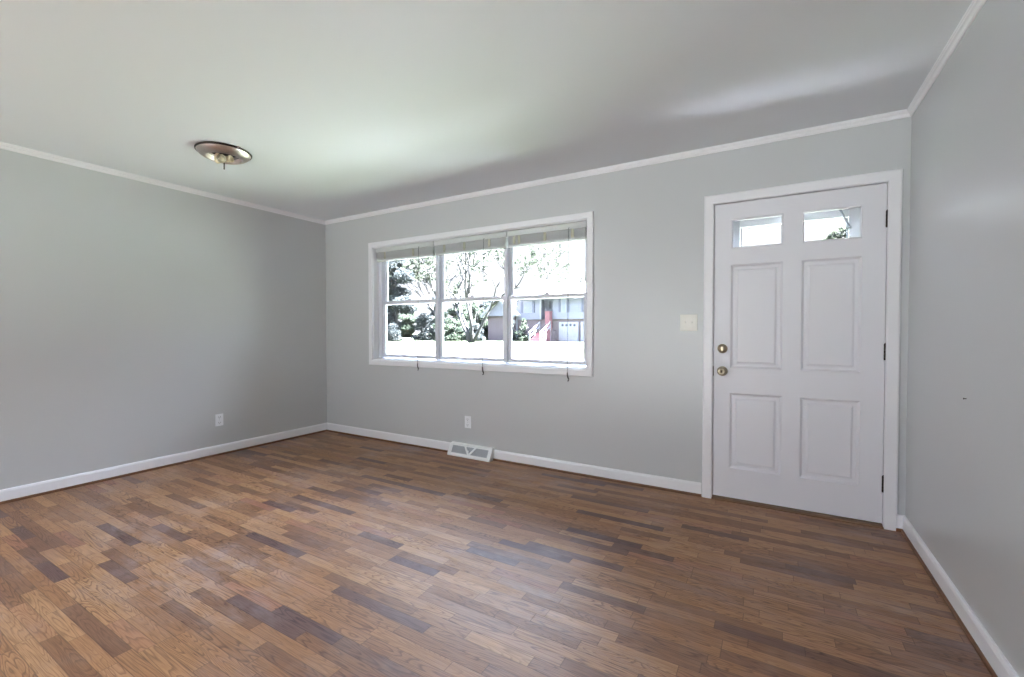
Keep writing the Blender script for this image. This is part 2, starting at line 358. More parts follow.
# mini blinds raised to the window head
def blind(x0, x1, xw, zhook, label, tapes):
    t = thing('mini_blind', ((x0 + x1) / 2, .035, 2.056), label, 'blind', 'raised blinds across the window head')
    q = MB(); q.box(x0, x1, .008, .052, 2.002, 2.050, .004); q.build('headrail', M['blind'], t)
    q = MB(); rnd = random.Random(int(x0 * 100)); n = 26
    for i in range(n):
        z = 1.928 + i * (2.000 - 1.928) / n; dy = rnd.uniform(-.002, .002)
        q.prism([(.010 + dy, .0006), (.022 + dy, .0022), (.036 + dy, .0022), (.048 + dy, .0006), (.048 + dy, -.0016), (.036 + dy, .0002), (.022 + dy, .0002), (.010 + dy, -.0016)],
                (x0 + .008 + rnd.uniform(0, .004), 0, z), (x1 - .008 - rnd.uniform(0, .004), 0, z), (0, 1, 0), (0, 0, 1))
    q.build('slat_stack', M['blind'], t)
    q = MB(); q.box(x0 + .006, x1 - .006, .012, .046, 1.908, 1.926, .004); q.build('bottom_rail', M['blind'], t)
    for x in tapes:
        q = MB(); pts = [(x - .011, .005), (x + .011, .005)]
        q.box(x - .012, x + .012, .0055, .0085, 1.930, 2.000, .001)
        for z in (1.944, 1.962, 1.980): q.box(x - .013, x + .013, .004, .0085, z, z + .008, .001)
        q.build('ladder_tape', M['tape'], t)
    q = MB(); zt_ = 2.012
    q.tube([(xw, .004, zt_), (xw, -.006, zt_ - .03), (xw + .002, -.024, WZ0 + .05), (xw + .003, -.028, zhook + .05)], .0035, 8)
    wd = q.build('tilt_wand', M['wand'], t)
    q = MB(); q.tube([(xw + .003, -.028, zhook + .055), (xw + .003, -.029, zhook + .03), (xw + .009, -.030, zhook + .015), (xw + .017, -.031, zhook + .002), (xw + .016, -.032, zhook - .010), (xw + .006, -.032, zhook - .014)], [.0045, .005, .0055, .0055, .005, .004], 8)
    q.build('wand_handle', M['slot'], wd)
    return t
blind(.815, 1.612, 1.432, .790, 'white mini blind pulled up above the left window pane', (.95, 1.35))
blind(1.620, 2.448, 2.215, .785, 'white mini blind pulled up above the middle window pane', (1.75, 1.99, 2.27))
b3 = blind(2.456, 3.200, 3.050, .775, 'white mini blind pulled up above the right window pane', (2.53, 2.58, 2.83, 3.08))

# ------------------------------------------------------------------ front door
door = thing('door_1', (DX0, 0, 0), 'white six panel entry door with two small top panes in the front wall', 'door', kind='structure')
q = MB(); q.frame(DX0 + .002, DX1 - .002, 0, DZ1 - .002, 0, [(0, 0), (0, .012), (.008, .018), (.056, .018), (.064, .013), (.064, 0)], sides='LTR'); q.build('casing', M['trim'], door)
q = MB(); q.box(DX0o, DX0, -.0, T, 0, DZ1 + .012); q.box(DX1, DX1o, -.0, T, 0, DZ1 + .012); q.box(DX0, DX1, 0, T, DZ1, DZ1 + .012)
q.box(DX0, DX0 + .012, .052, .075, 0, DZ1); q.box(DX1 - .012, DX1, .052, .075, 0, DZ1); q.box(DX0, DX1, .052, .075, DZ1 - .012, DZ1)
q.build('jamb', M['trim'], door)
q = MB(); q.prism([(-.022, 0), (-.022, .006), (-.004, .012), (.15, .014), (.15, 0)], (DX0, 0, 0), (DX1, 0, 0), (0, 1, 0), (0, 0, 1)); q.build('threshold', M['threshold'], door)
sx0, sx1, sz0, sz1 = DX0 + .005, DX1 - .004, .024, DZ1 - .006
xa, xb, xc, xd = 4.245, 4.549, 4.651, 4.956                   # panel columns
rows = [(.228, .744), (.916, 1.621)]; lite = (1.727, 1.930)
y0, y1 = .004, .048
q = MB()
q.box(sx0, xa, y0, y1, sz0, sz1); q.box(xb, xc, y0, y1, sz0, sz1); q.box(xd, sx1, y0, y1, sz0, sz1)
for x0, x1 in ((xa, xb), (xc, xd)):
    for z0, z1 in ((sz0, rows[0][0]), (rows[0][1], rows[1][0]), (rows[1][1], lite[0]), (lite[1], sz1)): q.box(x0, x1, y0, y1, z0, z1)
q.build('slab', M['doorpaint'], door)
for z0, z1 in rows:
    for x0, x1 in ((xa, xb), (xc, xd)):
        q = MB(); prof = [(0, 0), (.004, .004), (.014, .013), (.020, .013), (.032, .0125), (.044, .006)]
        rings = [[(x0 + o, y0 + d, z0 + o), (x1 - o, y0 + d, z0 + o), (x1 - o, y0 + d, z1 - o), (x0 + o, y0 + d, z1 - o)] for o, d in prof]
        for a, c in zip(rings, rings[1:]):
            for i in range(4): q.poly([a[i], a[(i + 1) % 4], c[(i + 1) % 4], c[i]])
        q.poly(rings[-1]); q.box(x0, x1, .030, y1 - .004, z0, z1)
        q.build('panel', M['doorpaint'], door)
for x0, x1 in ((xa, xb), (xc, xd)):
    q = MB(); z0, z1 = lite; s = .012
    prof = [(0, 0), (.003, -.003), (.012, .002), (.012, .018)]
    rings = [[(x0 + o, y0 + d, z0 + o), (x1 - o, y0 + d, z0 + o), (x1 - o, y0 + d, z1 - o), (x0 + o, y0 + d, z1 - o)] for o, d in prof]
    for a, c in zip(rings, rings[1:]):
        for i in range(4): q.poly([a[i], a[(i + 1) % 4], c[(i + 1) % 4], c[i]])
    q.build('glazing_bead', M['doorpaint'], door)
    q = MB(); q.box(x0, x1, .022, .027, z0, z1); tag(q.build('pane', M['glass'], door), 'clear glass pane at the top of the door')
for zc in (1.827, 1.045, .261):
    q = MB(); x = DX1 - .002; q.tube([(x, -.004, zc - .048), (x, -.004, zc + .048)], .0065, 12)
    for k in range(5): q.tube([(x, -.004, zc - .047 + k * .0195), (x, -.004, zc - .047 + k * .0195 + .0165)], .0078, 12)
    q.lathe([(0, .056), (.005, .053), (.006, .048)], (x, -.004, zc), seg=12); q.box(x - .006, x + .004, .000, .004, zc - .045, zc + .045)
    tag(q.build('hinge', M['bronze'], door), 'dark bronze door hinge')
kx = 4.197
q = MB(); q.lathe([(0, 0), (.032, 0), (.033, .004), (.028, .010), (.014, .013), (.012, .030), (.022, .036), (.0275, .046), (.027, .056), (.020, .063), (.010, .064), (.009, .061), (0, .061)], (kx, .004, .893), 'y', 32)
kb = q.build('knob', M['brass'], door); kb['label'] = 'aged brass door knob'
q = MB(); q.box(kx - .002, kx + .002, -.0595, -.056, .886, .900); q.build('keyhole', M['dark'], kb)
q = MB(); q.lathe([(0, 0), (.031, 0), (.032, .005), (.027, .012), (.020, .014), (.019, .018), (0, .018)], (kx, .004, 1.048), 'y', 32)
db = q.build('deadbolt', M['brass'], door); db['label'] = 'aged brass deadbolt'
q = MB(); q.box(kx - .005, kx + .005, -.034, -.012, 1.032, 1.064, .002); q.build('thumb_turn', M['brass'], db)
q = MB(); q.box(DX0 - .002, DX0 + .006, -.003, .004, .858, .925, .001); tag(q.build('strike_plate', M['bronze'], door), 'dark strike plate in the door gap')

# storm door outside the entry door
sd = thing('door_2', (DX0, .13, 0), 'white storm door seen through the small panes of the entry door', 'door', kind='structure')
q = MB(); X0, X1 = DX0 + .004, DX1 - .004
q.box(X0, 4.290, .125, .155, .03, DZ1 - .004, .004); q.box(4.903, X1, .125, .155, .03, DZ1 - .004, .004); q.box(4.29, 4.903, .125, .155, 1.891, DZ1 - .004, .004); q.box(4.29, 4.903, .125, .155, .03, .25, .004)
q.build('frame', M['whiteplastic'], sd)
q = MB(); q.box(4.285, 4.908, .138, .142, .245, 1.896); q.build('pane', M['glass'], sd)
q = MB(); q.box(4.297, 4.303, .120, .126, .25, 1.89); q.box(4.890, 4.896, .120, .126, .25, 1.89); q.box(4.297, 4.896, .120, .126, 1.878, 1.884)
q.build('glass_retainer', M['grille'], sd)
q = MB(); q.tube([(4.845, .112, 1.962), (4.905, .112, 1.824)], .006, 10); q.lathe([(0, .004), (.009, .004), (.009, -.004), (0, -.004)], (4.845, .114, 1.962), 'y', 16); q.box(4.895, 4.915, .108, .126, 1.812, 1.830, .002)
q.build('closer_arm', M['grille'], sd)

# ------------------------------------------------------------------ small fittings on the walls
def outlet(fr, label):
    """fr(u, v, d): u along the wall, v up, d out of the wall"""
    t = thing('electrical_outlet', fr(0, 0, 0), label, 'outlet', 'wall outlets')
    def pbox(q, u0, u1, v0, v1, d0, d1, bev):
        P, Q_ = Vector(fr(u0, v0, d0)), Vector(fr(u1, v1, d1))
        q.box(min(P.x, Q_.x), max(P.x, Q_.x), min(P.y, Q_.y), max(P.y, Q_.y), min(P.z, Q_.z), max(P.z, Q_.z), bev)
    q = MB(); pbox(q, -.035, .035, -.056, .056, 0, .006, .002); q.build('cover_plate', M['whiteplastic'], t)
    for s in (-1, 1):
        q = MB(); pbox(q, -.017, .017, s * .0265 - .014, s * .0265 + .014, .004, .0085, .003); r_ = q.build('receptacle', M['whiteplastic'], t)
        q = MB(); pbox(q, -.009, -.006, s * .0265 - .003, s * .0265 + .008, .008, .0089, 0); pbox(q, .006, .009, s * .0265 - .003, s * .0265 + .008, .008, .0089, 0); pbox(q, -.003, .003, s * .0265 - .011, s * .0265 - .006, .008, .0089, 0)
        q.build('slot', M['slot'], r_)
    q = MB(); pbox(q, -.003, .003, -.003, .003, .005, .0068, .001); q.build('screw', M['grille'], t)
    return t
outlet(lambda u, v, d: (d, -1.173 + u, .330 + v), 'white outlet low on the left wall')
outlet(lambda u, v, d: (2.035 + u, -d, .314 + v), 'white outlet on the front wall above the floor register')
t = thing('light_switch', (3.977, 0, 1.228), 'ivory double light switch beside the entry door', 'light switch')
q = MB(); q.box(3.919, 4.035, -.006, 0, 1.169, 1.287, .002); q.build('cover_plate', M['plastic'], t)
for x in (3.954, 4.000):
    q = MB(); q.box(x - .005, x + .005, -.0075, -.005, 1.216, 1.240, .001); q.prism([(-.004, -.005), (.010, .002), (.010, .008), (-.004, .007)], (x - .0035, -.006, 1.228), (x + .0035, -.006, 1.228), (0, -1, 0), (0, 0, 1))
    q.build('toggle', M['plastic'], t)
    for z in (1.198, 1.258):
        q = MB(); q.lathe([(0, .0022), (.003, .0018), (.0035, 0)], (x, -.006, z), 'y', 12); q.build('screw', M['plastic'], t)

NAIL_Y, NAIL_Z = -0.920, 0.899
q = MB(); q.lathe([(0, .010), (.0035, .0095), (.0035, .008), (.0015, .008), (.0015, 0), (0, 0)], (W, NAIL_Y, NAIL_Z), (Vector((0, 1, 0)), Vector((0, 0, 1)), Vector((-1, 0, 0))), 12, smooth=False)
tag(at(q.build('nail', M['bronze']), (W, NAIL_Y, NAIL_Z)), 'tiny dark nail left in the grey wall to the right of the entry door', 'nail')

# baseboard register
rg = thing('floor_register', ((VX0 + VX1) / 2, 0, 0), 'white baseboard register with slanted grille below the window', 'vent')
def P(u, v, d=0.0):
    """u 0..1 along, v 0..1 up the slanted face, d out of the face"""
    n = Vector((0, -.9, .43)); y_, z_ = -.080 + .048 * v, .016 + .088 * v
    return Vector((VX0 + (VX1 - VX0) * u, y_, z_)) + n * d
q = MB()
def strip(q, a, c, hw, d0=-.004, d1=.003):
    (u0, v0), (u1, v1) = a, c; A, B = P(u0, v0), P(u1, v1); dr = (B - A).normalized(); n = Vector((0, -.9, .43)).normalized(); s_ = dr.cross(n).normalized()
    q.prism([(-hw, d0), (hw, d0), (hw, d1), (-hw, d1)], A, B, s_, n)
q.box(VX0, VX1, -.086, -.002, 0, .017, .003)                   # bottom lip
q.prism([(0, .100), (.036, .100), (.036, .106), (.0, .110)], (VX0, 0, 0), (VX1, 0, 0), (0, -1, 0), (0, 0, 1))
for x in (VX0, VX1 - .003): q.prism([(0, 0), (.084, 0), (.084, .018), (.036, .106), (0, .108)], (x, 0, 0), (x + .003, 0, 0), (0, -1, 0), (0, 0, 1))
strip(q, (0, .06), (1, .06), .009); strip(q, (0, .93), (1, .93), .009); strip(q, (.035, .0), (.035, 1), .018); strip(q, (.965, 0), (.965, 1), .018)
q.build('frame', M['vent'], rg)
q = MB(); strip(q, (.36, .95), (.50, .08), .008, -.004, .005); strip(q, (.64, .95), (.50, .08), .008, -.004, .005); q.build('v_brace', M['vent'], rg)
q = MB()
for i in range(1, 13): strip(q, (.03, i / 13), (.97, i / 13), .0028, -.006, -.002)
q.build('louvers', M['grille'], rg)
q = MB(); q.box(VX0 + .004, VX1 - .004, -.030, -.002, .017, .098); q.build('duct_cavity', M['grille'], rg)
q = MB(); a = P(.475, .42, .004); q.box(a.x - .004, a.x + .004, a.y - .012, a.y + .004, a.z - .004, a.z + .010, .001); q.build('damper_lever', M['vent'], rg)

# ceiling light without its shade
LX, LY = 1.146, -1.683
cl = thing('ceiling_light', (LX, LY, H), 'tarnished brass flush ceiling light missing its shade', 'ceiling light')
c = (LX, LY, H)
q = MB(); q.lathe([(.140, 0), (.168, -.001), (.173, -.006), (.172, -.013), (.167, -.016), (.160, -.012)], c, seg=56); q.build('rim', M['bronze'], cl)
q = MB(); q.lathe([(.165, -.014), (.162, -.020), (.152, -.032), (.136, -.044), (.118, -.052), (.108, -.052), (.103, -.047), (.100, -.032), (.097, -.020), (.085, -.014)], c, seg=56); q.build('pan', M['nickel'], cl)
q = MB(); q.lathe([(.099, -.022), (.085, -.012), (0, -.012)], c, seg=40); q.build('recess', M['slot'], cl)  # dark colour stands in for the shade inside the recess
q = MB(); q.box(LX - .10, LX + .10, LY - .012, LY + .012, H - .030, H - .024, .002); q.build('crossbar', M['bronze'], cl)
for a in (200, 20, 290):
    d = Vector((math.cos(R(a)), math.sin(R(a)), 0)); s_ = Vector((-d.y, d.x, 0)); ax = (s_, Vector((0, 0, 1)), d)
    q = MB(); q.lathe([(0, .012), (.018, .012), (.021, .018), (.021, .040), (.024, .046), (.024, .058), (.018, .060), (.016, .040), (0, .040)], (LX, LY, H - .058), ax, 24); q.build('socket', M['cream'], cl)
a = 330; d = Vector((math.cos(R(a)), math.sin(R(a)), -.25)).normalized(); s_ = d.cross(Vector((0, 0, 1))).normalized(); ax = (s_, s_.cross(d), d)
q = MB(); q.lathe([(.013, .05), (.015, .062), (.027, .085), (.030, .100), (.026, .116), (.014, .127), (0, .130)], (LX - .02, LY, H - .055), ax, 24); q.build('bulb', M['clear'], cl)
q = MB(); q.tube([(LX, LY, H - .02), (LX, LY, H - .128)], .0045, 10); q.lathe([(0, .004), (.009, .004), (.009, -.004), (0, -.004)], (LX, LY, H - .070), seg=6, smooth=False); q.build('stem', M['bronze'], cl)
# outdoor colours
LAWN1, LAWN2 = srgb(56, 62, 50), srgb(65, 71, 58)
HSIDE, HWHITE = srgb(98, 99, 112), srgb(112, 112, 120)
LEAF1 = (srgb(44, 49, 51), srgb(55, 59, 60))
LEAF2 = (srgb(42, 50, 44), srgb(55, 63, 52))
LEAF3 = (srgb(36, 41, 34), srgb(50, 55, 45))
BARK = srgb(26, 25, 27)
# ------------------------------------------------------------------ outdoors: ground, road, walk
def gz(x, y):
    if y < 14: return -.95 + .62 * max(0.0, min(1.0, (y - 3) / 11.0))
    return -.33 + .35 * min(1.0, (y - 14) / 24.0)
def noise_ground(name, c1, c2, sc):
    m, t, b = nodes(name); tc = t.nodes.new('ShaderNodeTexCoord'); n = t.nodes.new('ShaderNodeTexNoise'); n.inputs['Scale'].default_value = sc; n.inputs['Detail'].default_value = 6
    rp = t.nodes.new('ShaderNodeValToRGB'); rp.color_ramp.elements[0].position = .35; rp.color_ramp.elements[1].position = .7
    rp.color_ramp.elements[0].color = c1; rp.color_ramp.elements[1].color = c2
    t.links.new(tc.outputs['Object'], n.inputs['Vector']); t.links.new(n.outputs['Fac'], rp.inputs[0]); t.links.new(rp.outputs[0], b.inputs['Base Color'])
    b.inputs['Roughness'].default_value = .95; b.inputs['Specular IOR Level'].default_value = .1; return m
M['lawn'] = noise_ground('dry_spring_lawn', LAWN1, LAWN2, .9)
M['road'] = noise_ground('pale_asphalt', srgb(88, 88, 98), srgb(98, 98, 106), 3)
M['bounce_grey'] = noise_ground('pale_bounce_ground', srgb(128, 128, 132), srgb(144, 144, 148), 5)
M['neutral_slab'] = noise_ground('neutral_grey', srgb(66, 65, 65), srgb(75, 74, 73), 4)
M['walk'] = noise_ground('pale_concrete', srgb(232, 230, 228), srgb(240, 238, 236), 2)
M['darkgrey'] = noise_ground('dark_grey_ground', srgb(44, 40, 40), srgb(74, 68, 68), 6)
def sheet(x0, x1, ys, dz, thick):
    q = MB()
    for a, b_ in zip(ys, ys[1:]):
        q.poly([(x0, a, gz(0, a) + dz), (x1, a, gz(0, a) + dz), (x1, b_, gz(0, b_) + dz), (x0, b_, gz(0, b_) + dz)])
    q.poly([(x0, ys[0], gz(0, ys[0]) + dz), (x1, ys[0], gz(0, ys[0]) + dz), (x1, ys[0], gz(0, ys[0]) + dz - thick), (x0, ys[0], gz(0, ys[0]) + dz - thick)])
    return q
struct(sheet(-140, 80, [-60, T, 3, 8, 14, 20, 30, 38, 60, 160], 0, .3).build('ground', M['lawn']), 'sunlit pale green lawn outside the window', 'lawn')
struct(sheet(-140, 80, [14.2, 16, 18.1], .02, .05).build('road', M['road']), 'pale asphalt road across the lawn', 'road')
struct(sheet(-15, -2.2, [3.2, 8, 10.5], .025, .05).build('bounce_strip', M['bounce_grey']), 'unseen pale strip added at the left front to bounce light', 'bounce_strip')  # out of view, added to bounce sunlight through the window
pa = MB(); pa.box(-4, 10, -18, YB - .15, -.3, -.06)
struct(pa.build('neutral_slab', M['neutral_slab']), 'unseen grey slab added behind the house for neutral bounce light', 'neutral_slab')  # out of view, added to keep light bounced from behind neutral
wk = MB(); wp = [(-9.0, .55), (3.4, 1.30), (3.4, 2.02), (-9.0, 1.15)]
for wp in (wp, [(3.8, 2.4), (13.0, 2.4), (13.0, 4.0), (3.8, 4.0)]):       # the walk and the pad in front of the door
    wk.poly([(x, y, -.92) for x, y in wp]); wk.poly([(x, y, -1.0) for x, y in wp][::-1])
    for i in range(4): a, c_ = wp[i], wp[(i + 1) % 4]; wk.poly([(a[0], a[1], -.92), (a[0], a[1], -1.0), (c_[0], c_[1], -1.0), (c_[0], c_[1], -.92)])
struct(wk.build('path', M['walk']), 'pale concrete walk in front of the house', 'walk')
pt = MB(); rnd = random.Random(3); n = 26
ring = [Vector((-10.4 + .75 * math.cos(2 * math.pi * i / n) * rnd.uniform(.85, 1.1), 28.9 + .45 * math.sin(2 * math.pi * i / n) * rnd.uniform(.8, 1.1), 0)) for i in range(n)]
zt2 = gz(0, 28.9); top = pt.bm.verts.new((-10.4, 28.9, zt2 + .12)); lo_ = [pt.bm.verts.new((v.x, v.y, zt2 - .03)) for v in ring]; mid_ = [pt.bm.verts.new((-10.4 + (v.x + 10.4) * .7, 28.9 + (v.y - 28.9) * .7, zt2 + .08)) for v in ring]
for i in range(n):
    j = (i + 1) % n; pt.bm.faces.new((lo_[i], lo_[j], mid_[j], mid_[i])); pt.bm.faces.new((mid_[i], mid_[j], top))
tag(at(pt.build('dark_mound', M['darkgrey']), (-10.4, 28.9, zt2)), 'low dark mound on the lawn in front of the garage', 'mulch mound')  # low dark grey mound set on the lawn

# ------------------------------------------------------------------ the house across the road
M['siding'] = mat('lilac_grey_siding', HSIDE, .7)
M['hwhite'] = mat('white_house_trim', HWHITE, .6)
M['shutter'] = mat('slate_shutter', srgb(70, 72, 88), .7)
M['hglass'] = mat('pale_house_window', srgb(98, 102, 116), .3)
M['roofing'] = mat('sunlit_grey_shingle', srgb(190, 188, 190), .9, var=.06, scale=3)
M['brick'] = mat('brown_brick', srgb(84, 74, 78), .85, var=.25, scale=3)
M['redbrick'] = mat('red_brick', srgb(98, 62, 68), .8, var=.12, scale=4)
M['hdark'] = mat('dark_house_opening', srgb(58, 58, 70), .6)
HY = 40.0; hs = thing('neighbour_house', (-14, HY, 0.02), 'two storey lilac grey house with white garage doors across the road', 'house')
q = MB(); q.box(-20.49, -17.36, HY, 49, 2.36, 4.72); q.box(-15.93, -4, HY, 49, 2.36, 4.72); q.box(-17.36, -15.93, HY + .9, 49, 2.36, 4.72)
for k in range(12):                                            # clapboard lines
    z = 2.38 + k * .195
    for x0, x1, y_ in ((-20.5, -17.36, HY), (-15.93, -4, HY)): q.prism([(0, 0), (.035, 0), (.012, .19), (0, .19)], (x0, y_, z), (x1, y_, z), (0, -1, 0), (0, 0, 1))
q.build('upper_wall', M['siding'], hs)
q = MB(); q.box(-20.4, -4, HY + .12, 49, 0, 2.37); q.build('lower_wall', M['brick'], hs)
q = MB(); q.prism([(-.75, 4.74), (-.75, 4.86), (4.5, 6.62), (9.7, 4.86), (9.7, 4.74), (4.5, 6.5)], (-20.9, HY, 0), (-3.6, HY, 0), (0, 1, 0), (0, 0, 1)); q.build('roof', M['roofing'], hs)
q = MB(); q.box(-20.9, -3.6, HY - .82, HY - .74, 4.66, 4.88); q.box(-20.9, -3.6, HY - .74, HY + .0, 4.70, 4.735); q.build('fascia', M['hwhite'], hs)
q = MB(); q.prism([(-24.0, 2.80), (-20.3, 2.80), (-22.1, 4.60)], (0, 39.2, 0), (0, 47, 0), (1, 0, 0), (0, 0, 1)); q.build('gable_wall', M['siding'], hs)
q = MB(); q.box(-23.9, -20.45, 39.5, 47, 0, 2.8); q.build('wing_wall', M['brick'], hs)
for sgn in (-1, 1):
    q = MB(); a, c_ = Vector((-22.1, 0, 4.78)), Vector((-22.1 + sgn * 2.15, 0, 2.72)); d = (c_ - a).normalized(); nn = Vector((-d.z, 0, d.x)) * (1 if sgn > 0 else -1)
    q.prism([(a.x, a.z), (c_.x, c_.z), (c_.x + nn.x * .2, c_.z + abs(nn.z) * .2), (a.x, a.z + .28)], (0, 38.7, 0), (0, 47.3, 0), (1, 0, 0), (0, 0, 1)); q.build('wing_roof', M['roofing'], hs)
    q = MB(); q.prism([(a.x, a.z - .12), (c_.x, c_.z - .12), (c_.x + nn.x * .22, c_.z + abs(nn.z) * .22), (a.x, a.z + .3)], (0, 38.62, 0), (0, 38.7, 0), (1, 0, 0), (0, 0, 1)); q.build('rake_board', M['hwhite'], hs)
q = MB(); q.box(-20.45, -20.25, 39.9, 40.0, 0, 4.7); q.build('downspout', M['hwhite'], hs)
def hwin(x0, x1, z0, z1, panes=2):
    q = MB(); q.box(x0 - .05, x1 + .05, HY - .07, HY, z0 - .05, z1 + .05); 
    w_ = q.build('window', M['hwhite'], hs); 
    q = MB(); s = (x1 - x0) / panes
    for k in range(panes): q.box(x0 + k * s + .03, x0 + (k + 1) * s - .03, HY - .08, HY - .06, z0 + .03, (z0 + z1) / 2 - .02); q.box(x0 + k * s + .03, x0 + (k + 1) * s - .03, HY - .08, HY - .06, (z0 + z1) / 2 + .02, z1 - .03)
    q.build('pane', M['hglass'], w_)
hwin(-19.46, -18.42, 3.14, 4.32); hwin(-14.9, -14.4, 3.12, 4.48, 1); hwin(-12.3, -11.7, 3.12, 4.48, 1); hwin(-9.4, -8.6, 3.12, 4.48, 1)
for x0, x1 in ((-19.84, -19.57), (-18.40, -18.10), (-15.24, -14.98), (-14.30, -14.02), (-12.66, -12.40), (-11.6, -11.34), (-9.8, -9.5), (-8.5, -8.2)):
    q = MB(); q.box(x0, x1, HY - .09, HY - .02, 3.12, 4.40 if x0 < -18 else 4.5)
    for k in range(9): q.box(x0 + .04, x1 - .04, HY - .105, HY - .08, 3.18 + k * .13, 3.25 + k * .13)
    q.build('shutter', M['shutter'], hs)
q = MB(); q.box(-17.42, -17.22, HY - .25, HY - .05, 2.36, 4.72); q.box(-17.45, -17.19, HY - .28, HY - .02, 4.55, 4.7); q.build('porch_column', M['hwhite'], hs)
q = MB(); q.box(-16.95, -16.3, HY + .82, HY + .92, 2.40, 4.45); ed = q.build('entry_door', M['siding'], hs)
q = MB(); q.box(-16.78, -16.50, HY + .79, HY + .83, 3.55, 4.36); q.build('pane', M['hdark'], ed)
q = MB(); q.box(-16.42, -15.92, HY - .9, HY - .2, 0, 3.15); q.box(-16.45, -15.89, HY - .93, HY - .17, 3.1, 3.2); q.build('brick_pier', M['redbrick'], hs)
q = MB(); q.box(-17.3, -15.6, 39.15, HY + .12, 0, 1.19); q.build('porch_floor', M['brick'], hs)
for gx in (-15.2, -12.74):
    q = MB(); q.box(gx, gx + 2.2, HY - .06, HY + .1, .03, 2.06); g = q.build('garage_door', M['hwhite'], hs)
    for r_ in range(3):
        q = MB()
        for k in range(4): q.box(gx + .1 + k * .52, gx + .52 + k * .52, HY - .075, HY - .055, .10 + r_ * .47, .48 + r_ * .47)
        q.build('panel_row', M['hwhite'], g)
    for k in range(4):
        q = MB(); q.lathe([(0, .03), (.12, .03), (.14, 0)], (gx + .42 + k * .45, HY - .06, 1.735), 'y', 16)
        q.build('round_pane', M['hdark'], g)
q = MB()                                                       # front steps with two white railings
for k in range(7): q.box(-17.0, -15.75, 36.6 + k * .36, 39.2, .0 + k * .17, .0 + (k + 1) * .17)
q.build('steps', M['redbrick'], hs)
for xo in (-17.02, -15.78):
    q = MB()
    for dz in (0.0, -.46): q.prism([(-.045, -.05), (.045, -.05), (.045, .05), (-.045, .05)], (xo, 36.65, .93 + dz), (xo, 39.1, 2.06 + dz), (1, 0, 0), (0, 0, 1))
    for k in range(3): yy = 36.7 + k * 1.17; q.box(xo - .045, xo + .045, yy - .045, yy + .045, 0, .95 + k * .54)
    q.build('railing', M['hwhite'], hs)

# ------------------------------------------------------------------ trees and shrubs
def leafmat(name, c1, c2):
    m = mat(name, c1, .7, spec=.2); t = m.node_tree; b = t.nodes['Principled BSDF']
    tc = t.nodes.new('ShaderNodeTexCoord'); n = t.nodes.new('ShaderNodeTexNoise'); n.inputs['Scale'].default_value = 1.3; n.inputs['Detail'].default_value = 5
    mx = t.nodes.new('ShaderNodeMix'); mx.data_type = 'RGBA'; mx.inputs['A'].default_value = c1; mx.inputs['B'].default_value = c2
    rp = t.nodes.new('ShaderNodeValToRGB'); rp.color_ramp.elements[0].position = .38; rp.color_ramp.elements[1].position = .62
    t.links.new(tc.outputs['Object'], n.inputs['Vector']); t.links.new(n.outputs['Fac'], rp.inputs[0]); t.links.new(rp.outputs[0], mx.inputs['Factor']); t.links.new(mx.outputs['Result'], b.inputs['Base Color'])
    tl = t.nodes.new('ShaderNodeBsdfTranslucent'); ms = t.nodes.new('ShaderNodeMixShader'); ms.inputs[0].default_value = .5
    t.links.new(mx.outputs['Result'], tl.inputs[0]); t.links.new(b.outputs[0], ms.inputs[1]); t.links.new(tl.outputs[0], ms.inputs[2]); t.links.new(ms.outputs[0], t.nodes['Material Output'].inputs[0])
    return m
M['evergreen'] = leafmat('blue_grey_evergreen', *LEAF1)
M['shrub'] = leafmat('mixed_green_shrub', *LEAF2)
M['springleaf'] = leafmat('pale_spring_leaves', *LEAF3)
M['bark'] = mat('grey_bark', BARK, .9, var=.2, scale=6)
def leaf_cloud(name, m, parent, centres, count, size, seed):
    """centres: (x, y, z, rx, rz); small folded leaves scattered through each blob"""
    rnd = random.Random(seed); vs, fs = [], []; tot = sum(c[3] * c[4] for c in centres); org = Vector(parent.location)
    for (cx, cy, cz, rx, rz) in centres:
        for _ in range(max(4, int(count * rx * rz / tot))):
            while True:
                p = Vector((rnd.uniform(-1, 1), rnd.uniform(-1, 1), rnd.uniform(-1, 1)))
                if .25 < p.length < 1: break
            p = Vector((cx + p.x * rx, cy + p.y * rx, cz + p.z * rz)) - org
            a = Vector((rnd.gauss(0, 1), rnd.gauss(0, 1), rnd.gauss(0, .7))).normalized(); b_ = a.cross(Vector((rnd.gauss(0, 1), rnd.gauss(0, 1), rnd.gauss(0, 1)))).normalized(); n_ = a.cross(b_)
            s = size * rnd.uniform(.6, 1.3); i = len(vs)
            vs += [p - a * s, p + b_ * s * .5 + n_ * s * .15, p + a * s, p - b_ * s * .5 + n_ * s * .15]; fs += [(i, i + 1, i + 2), (i, i + 2, i + 3)]
    me = bpy.data.meshes.new(name); me.from_pydata([tuple(v) for v in vs], [], fs); me.materials.append(m)
    o = bpy.data.objects.new(name, me); C.objects.link(o); o.parent = parent; return o
def blobs(cx, cy, z0, z1, r, n, seed, taper=.4):
    rnd = random.Random(seed); out = []
    for k in range(n):
        f = (k + .5) / n; rr = r * (1 - taper * abs(2 * f - .8)); a = rnd.uniform(0, 6.28); d = rr * rnd.uniform(.2, .7)
        out.append((cx + math.cos(a) * d, cy + math.sin(a) * d, z0 + (z1 - z0) * f, rr * rnd.uniform(.45, .7), (z1 - z0) / n * rnd.uniform(.9, 1.6)))
    return out
